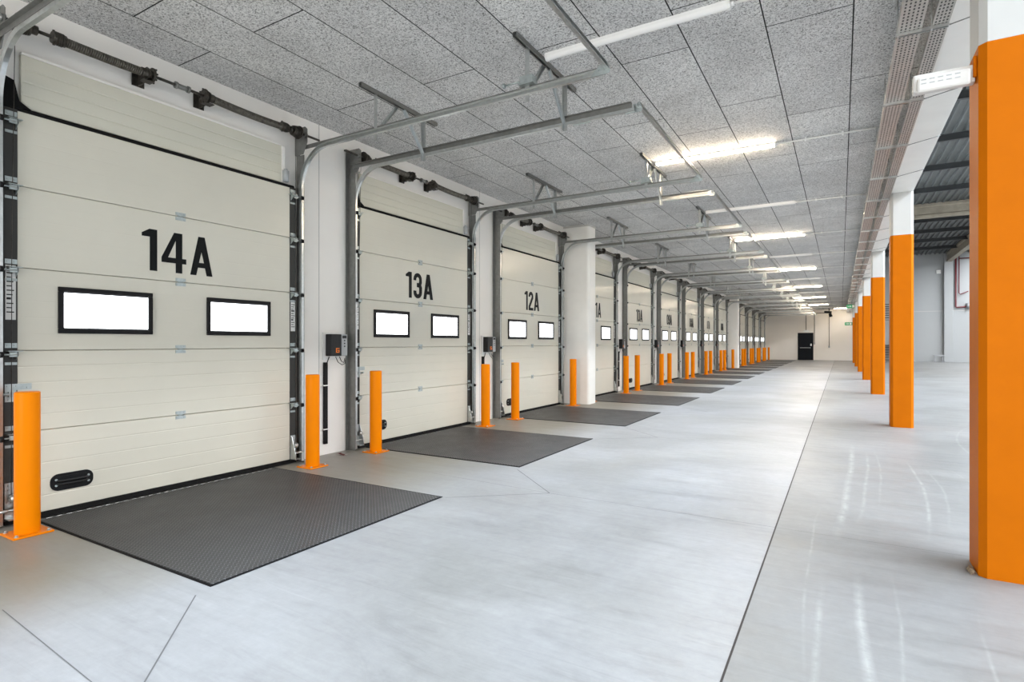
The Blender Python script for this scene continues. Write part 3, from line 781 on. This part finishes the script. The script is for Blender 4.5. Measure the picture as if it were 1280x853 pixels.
# emergency luminaire on the nearest column
em = empty('emergency_light', (.678, 4.20, 2.90))
MB().cbox(-.30, -.005, -.045, .02, -.055, .05, .010).build('housing', M['lampbody'], em)
mb = MB(); mb.cbox(-.285, -.03, -.085, -.046, -.075, .02, .014); cv = mb.build('clear_cover', M['lampbody'], em)
mb = MB()
for i in range(5):
    for zz in (-.005, -.028): mb.box(-.265+i*.04, -.24+i*.04, -.0865, -.0845, zz, zz+.005)
mb.build('slot', M['grey'], cv)
mb = MB(); mb.cbox(-.018, -.001, -.06, .04, -.03, .09, .004); mb.build('wall_bracket', M['colorange'], em)
tag(em, 'white slotted emergency light sticking out from the nearest orange column', 'emergency light')

# ------------------------------------------------------------------ far wall
dr = empty('door_1', (-2.37, YEND, 0)); struct(dr)
tag(dr, 'near-black escape door in the far wall', 'door')
MB().cbox(-.50, .50, -.06, 0, 0, 2.09, .006).build('leaf', M['navy'], dr)
mb = MB()
for x0, x1, z0, z1 in ((-.54, -.50, 0, 2.13), (.50, .54, 0, 2.13), (-.50, .50, 2.09, 2.13)): mb.box(x0, x1, -.05, 0, z0, z1)
mb.build('frame', M['black'], dr)
mb = MB(); mb.cbox(-.38, .36, -.13, -.09, .93, .99, .01); mb.box(-.38, -.33, -.10, -.06, .92, 1.0); mb.box(.31, .36, -.10, -.06, .92, 1.0); mb.build('panic_bar', M['rail'], dr)
mb = MB(); mb.cbox(.33, .43, -.10, -.06, 1.10, 1.28, .01); mb.build('lock_case', M['white'], dr)
def drop(x, z, label, boxw):
    r = empty('conduit_drop', (x, YEND, z))
    MB().cyl((0, -.03, .02), (0, -.03, 3.62-z), .018, 8).build('conduit', M['darkgrey'], r)
    MB().cbox(-boxw, boxw, -.07, 0, -.08, .06, .008).build('junction_box', M['white'] if boxw > .12 else M['grey'], r)
    tag(r, label, 'conduit', 'conduits on the far wall')
drop(-2.34, 2.28, 'thin conduit running down to a white lamp above the dark escape door', .17)
drop(-1.76, 1.30, 'thin conduit running down the far wall just right of the escape door', .05)
drop(-.77, 1.05, 'longest thin conduit hanging down right of the escape door', .05)
r = empty('conduit_run', (-2.9, YEND-.04, 3.64)); MB().cyl((-2.2, 0, 0), (2.2, 0, 0), .022, 8).build('pipe', M['darkgrey'], r)
mb = MB()
for i in range(8): mb.box(-2.1+i*.6, -2.07+i*.6, -.03, .04, -.03, .03)
mb.build('clip', M['darkgrey'], r)
tag(r, 'dark horizontal conduit along the top of the far wall', 'conduit')
cm = empty('ceiling_camera', (-.75, YEND-1.6, ZC))
mb = MB(); mb.cyl((0, 0, 0), (0, 0, -.22), .03, 10); mb.cyl((0, 0, 0), (0, 0, -.02), .08, 14); mb.build('bracket', M['black'], cm)
mb = MB(); mb.cyl((-.30, -.02, -.27), (.16, -.10, -.30), .09, 14); mb.cyl((.05, -.05, -.40), (.14, -.08, -.62), .10, 14); mb.build('camera_body', M['black'], cm)
tag(cm, 'dark camera cluster hanging from the ceiling near the far wall', 'camera')
for (x, y, z, lb_) in ((.50, 37.3, 3.42, 'green and white escape sign hung high beside the far columns'), (.45, 43.9, 2.62, 'small green escape sign on bracket beside the farthest column')):
    r = empty('escape_sign', (x, y, z))
    MB().cbox(-.22, .22, -.03, .03, -.10, .10, .008).build('sign_box', M['green'], r)
    mb = MB(); mb.extr([(-.16, -.015), (-.04, -.015), (-.04, -.05), (.02, 0), (-.04, .05), (-.04, .015), (-.16, .015)], 'y', -.033, -.03); mb.box(.06, .17, -.033, -.03, -.07, .07); mb.build('symbol', M['white'], r)
    MB().box(.17, .24, -.01, .01, -.01, .01).build('bracket', M['galv'], r) if z < 3 else MB().cyl((0, 0, .1), (0, 0, ZC-z), .008, 6).build('hanger_rod', M['galv'], r)
    tag(r, lb_, 'sign')

# ------------------------------------------------------------------ hall far end
o = empty('alarm_box', (5.94, YEND, 6.35)); MB().cbox(-.13, .13, -.09, 0, -.13, .13, .015).build('case', M['white'], o)
MB().cbox(-.08, .08, -.11, -.09, -.08, .08, .01).build('lens', M['paper'], o)
tag(o, 'small white box mounted high on the far hall wall', 'alarm box')
o = empty('sprinkler_pipe', (6.95, YEND, 3.8))
mb = MB(); mb.tube([(-.06, -.12, 3.7), (-.06, -.12, 0.05), (.0, -.12, .0), (.62, -.12, .06)], .055, 8); mb.build('riser', M['red'], o)
mb = MB(); mb.tube([(.12, -.12, 3.7), (.12, -.12, 1.0), (.18, -.12, .9), (.62, -.12, 1.1)], .035, 8); mb.tube([(.12, -.12, 3.4), (1.6, -.12, 3.4)], .04, 8); mb.build('branch', M['red'], o)
mb = MB(); mb.cyl((.62, -.12, -.1), (.62, -.12, .28), .12, 12); mb.cyl((.5, -.12, .06), (.74, -.12, .06), .09, 12); mb.build('valve', M['rail'], o)
tag(o, 'dark red sprinkler riser pipes on the far hall wall', 'pipe')
o = empty('guard_rail', (5.9, YEND-.5, 0))
MB().cbox(-.30, .30, -.04, .04, .40, .50, .01).build('rail', M['rail'], o)
for x in (-.22, .22): MB().cbox(x-.035, x+.035, -.035, .035, 0, .40, .005).build('post', M['rail'], o)
tag(o, 'low grey guard rail standing in front of the far hall pilaster', 'guard rail')
# steel stair: straight flights stacked above each other, climbing away from the aisle
o = empty('steel_stair', (3.0, YEND-2.3, 0))
tag(o, 'black steel staircase with open treads seen between the orange columns', 'staircase')
for z0, nn_ in ((0, 7), (2.95, 7)):
    for i in range(nn_):
        z = z0+.17*(i+1); MB().cbox(-.5, .8, i*.24, i*.24+.26, z-.04, z, .004).build('tread', M['stair'], o)
    for x in (-.53, .8):
        pr = [(-.05, z0), (.25, z0), (nn_*.24+.05, z0+.17*nn_-.05), (nn_*.24+.05, z0+.17*nn_+.12), (-.05, z0+.2)]
        MB().extr(pr, 'x', x, x+.03).build('stringer', M['rail'], o)
    for x in (-.5, .78):
        mb = MB(); mb.tube([(x, 0, z0+.2), (x, 0, z0+1.1), (x, nn_*.24, z0+1.1+.17*nn_), (x, nn_*.24, z0+.17*nn_)], .02, 6); mb.tube([(x, 0, z0+.65), (x, nn_*.24, z0+.65+.17*nn_)], .015, 6)
        for i in range(2, 7, 2): mb.cyl((x, i*.24, z0+.17*i), (x, i*.24, z0+1.1+.17*i), .012, 6)
        mb.build('handrail', M['rail'], o)
MB().cbox(-1.7, .83, 1.7, 2.28, 1.14, 1.19, .005).build('landing', M['stair'], o)
MB().cbox(-1.7, .83, -.9, -.02, 2.90, 2.95, .005).build('landing', M['rail'], o)
for i in range(10):
    z = 1.19+.17*(i+1); yy = 1.68-i*.17; MB().cbox(-1.66, -.56, yy-.2, yy, z-.04, z, .004).build('tread', M['stair'], o)
for x, yy, z in ((-1.66, -.85, 2.9), (.80, -.85, 2.9), (-1.66, 2.24, 1.14), (.80, 2.24, 1.14)): MB().box(x-.03, x+.03, yy-.03, yy+.03, 0, z).build('support_post', M['rail'], o)

# ------------------------------------------------------------------ litter and rubble
mb = MB()
for i in range(5):
    a = i*1.1; x, y = .03*i-.06, .02*sin(i*2); z = .004+.012*(i % 2)
    mb.quad((x, y-.02, z), (x+.05, y-.015, .016-z+.004), (x+.045, y+.025, .016-z+.006), (x-.005, y+.02, z+.003)); mb.mat(i % 2)
o = mb.build('tape_scrap', [M['red'], M['paper']], loc=(-5.13, 4.70, .0)); tag(o, 'crumpled scrap of red and white tape on floor by the wall', 'litter')
rb = bmesh.new(); bmesh.ops.create_icosphere(rb, subdivisions=2, radius=.05)
for v2 in rb.verts:
    k2 = 1+.35*random.uniform(-1, 1); v2.co = Vector((v2.co.x*.35*k2, v2.co.y*1.6*k2, max(0, v2.co.z*.5*k2)))
mb = MB(); mb.bm.free(); mb.bm = rb
o = mb.build('rubble_chip', M['rubble'], loc=(.655, 4.18, 0)); tag(o, 'brown crumb of broken mortar at foot of nearest column', 'rubble')

# ------------------------------------------------------------------ light
def area(name, loc, rot, sx_, sy_, power, col):
    l = bpy.data.lights.new(name, 'AREA'); l.shape = 'RECTANGLE'; l.size = sx_; l.size_y = sy_; l.energy = power; l.color = col
    o = bpy.data.objects.new(name, l); COL.objects.link(o); o.location = loc; o.rotation_euler = rot; return o
rd = area('roof_light_daylight', (5.65, 12, 7.45), (0, radians(50), 0), .75, 35.8, 860, (.72, .85, 1.)); rd.data.spread = radians(85)
area('hall_fill', (10.25, 21.3, 7.68), (0, 0, 0), 2.4, 54, 2700, (.96, .97, 1.))  # added fill lamp that brightens the hall and evens out the aisle
area('rear_fill', (-1.5, YB+.3, 2.0), (radians(90), 0, 0), 6.5, 3.2, 230, (1., .98, .95))  # added fill lamp behind the camera; the wall there has no bay
w = bpy.data.worlds.new('sky'); scene.world = w; w.use_nodes = True
w.node_tree.nodes['Background'].inputs[0].default_value = (.8, .9, 1, 1); w.node_tree.nodes['Background'].inputs[1].default_value = .5

# ------------------------------------------------------------------ camera
cam = bpy.data.cameras.new('camera'); co = bpy.data.objects.new('camera', cam); COL.objects.link(co)
f_px = 700.; th = math.atan((1051-640)/f_px)
cam.sensor_width = 36; cam.sensor_fit = 'HORIZONTAL'; cam.lens = 36*f_px/1280
cam.shift_y = (429-426.5)/1280
co.location = (0, 0, 1.33); co.rotation_euler = (radians(90), 0, th)
cam.clip_start = .02; cam.clip_end = 200
scene.camera = co
scene.view_settings.view_transform = 'Standard'; scene.view_settings.look = 'None'
scene.view_settings.gamma = 1; scene.view_settings.use_curve_mapping = False
scene.view_settings.exposure = 1.2
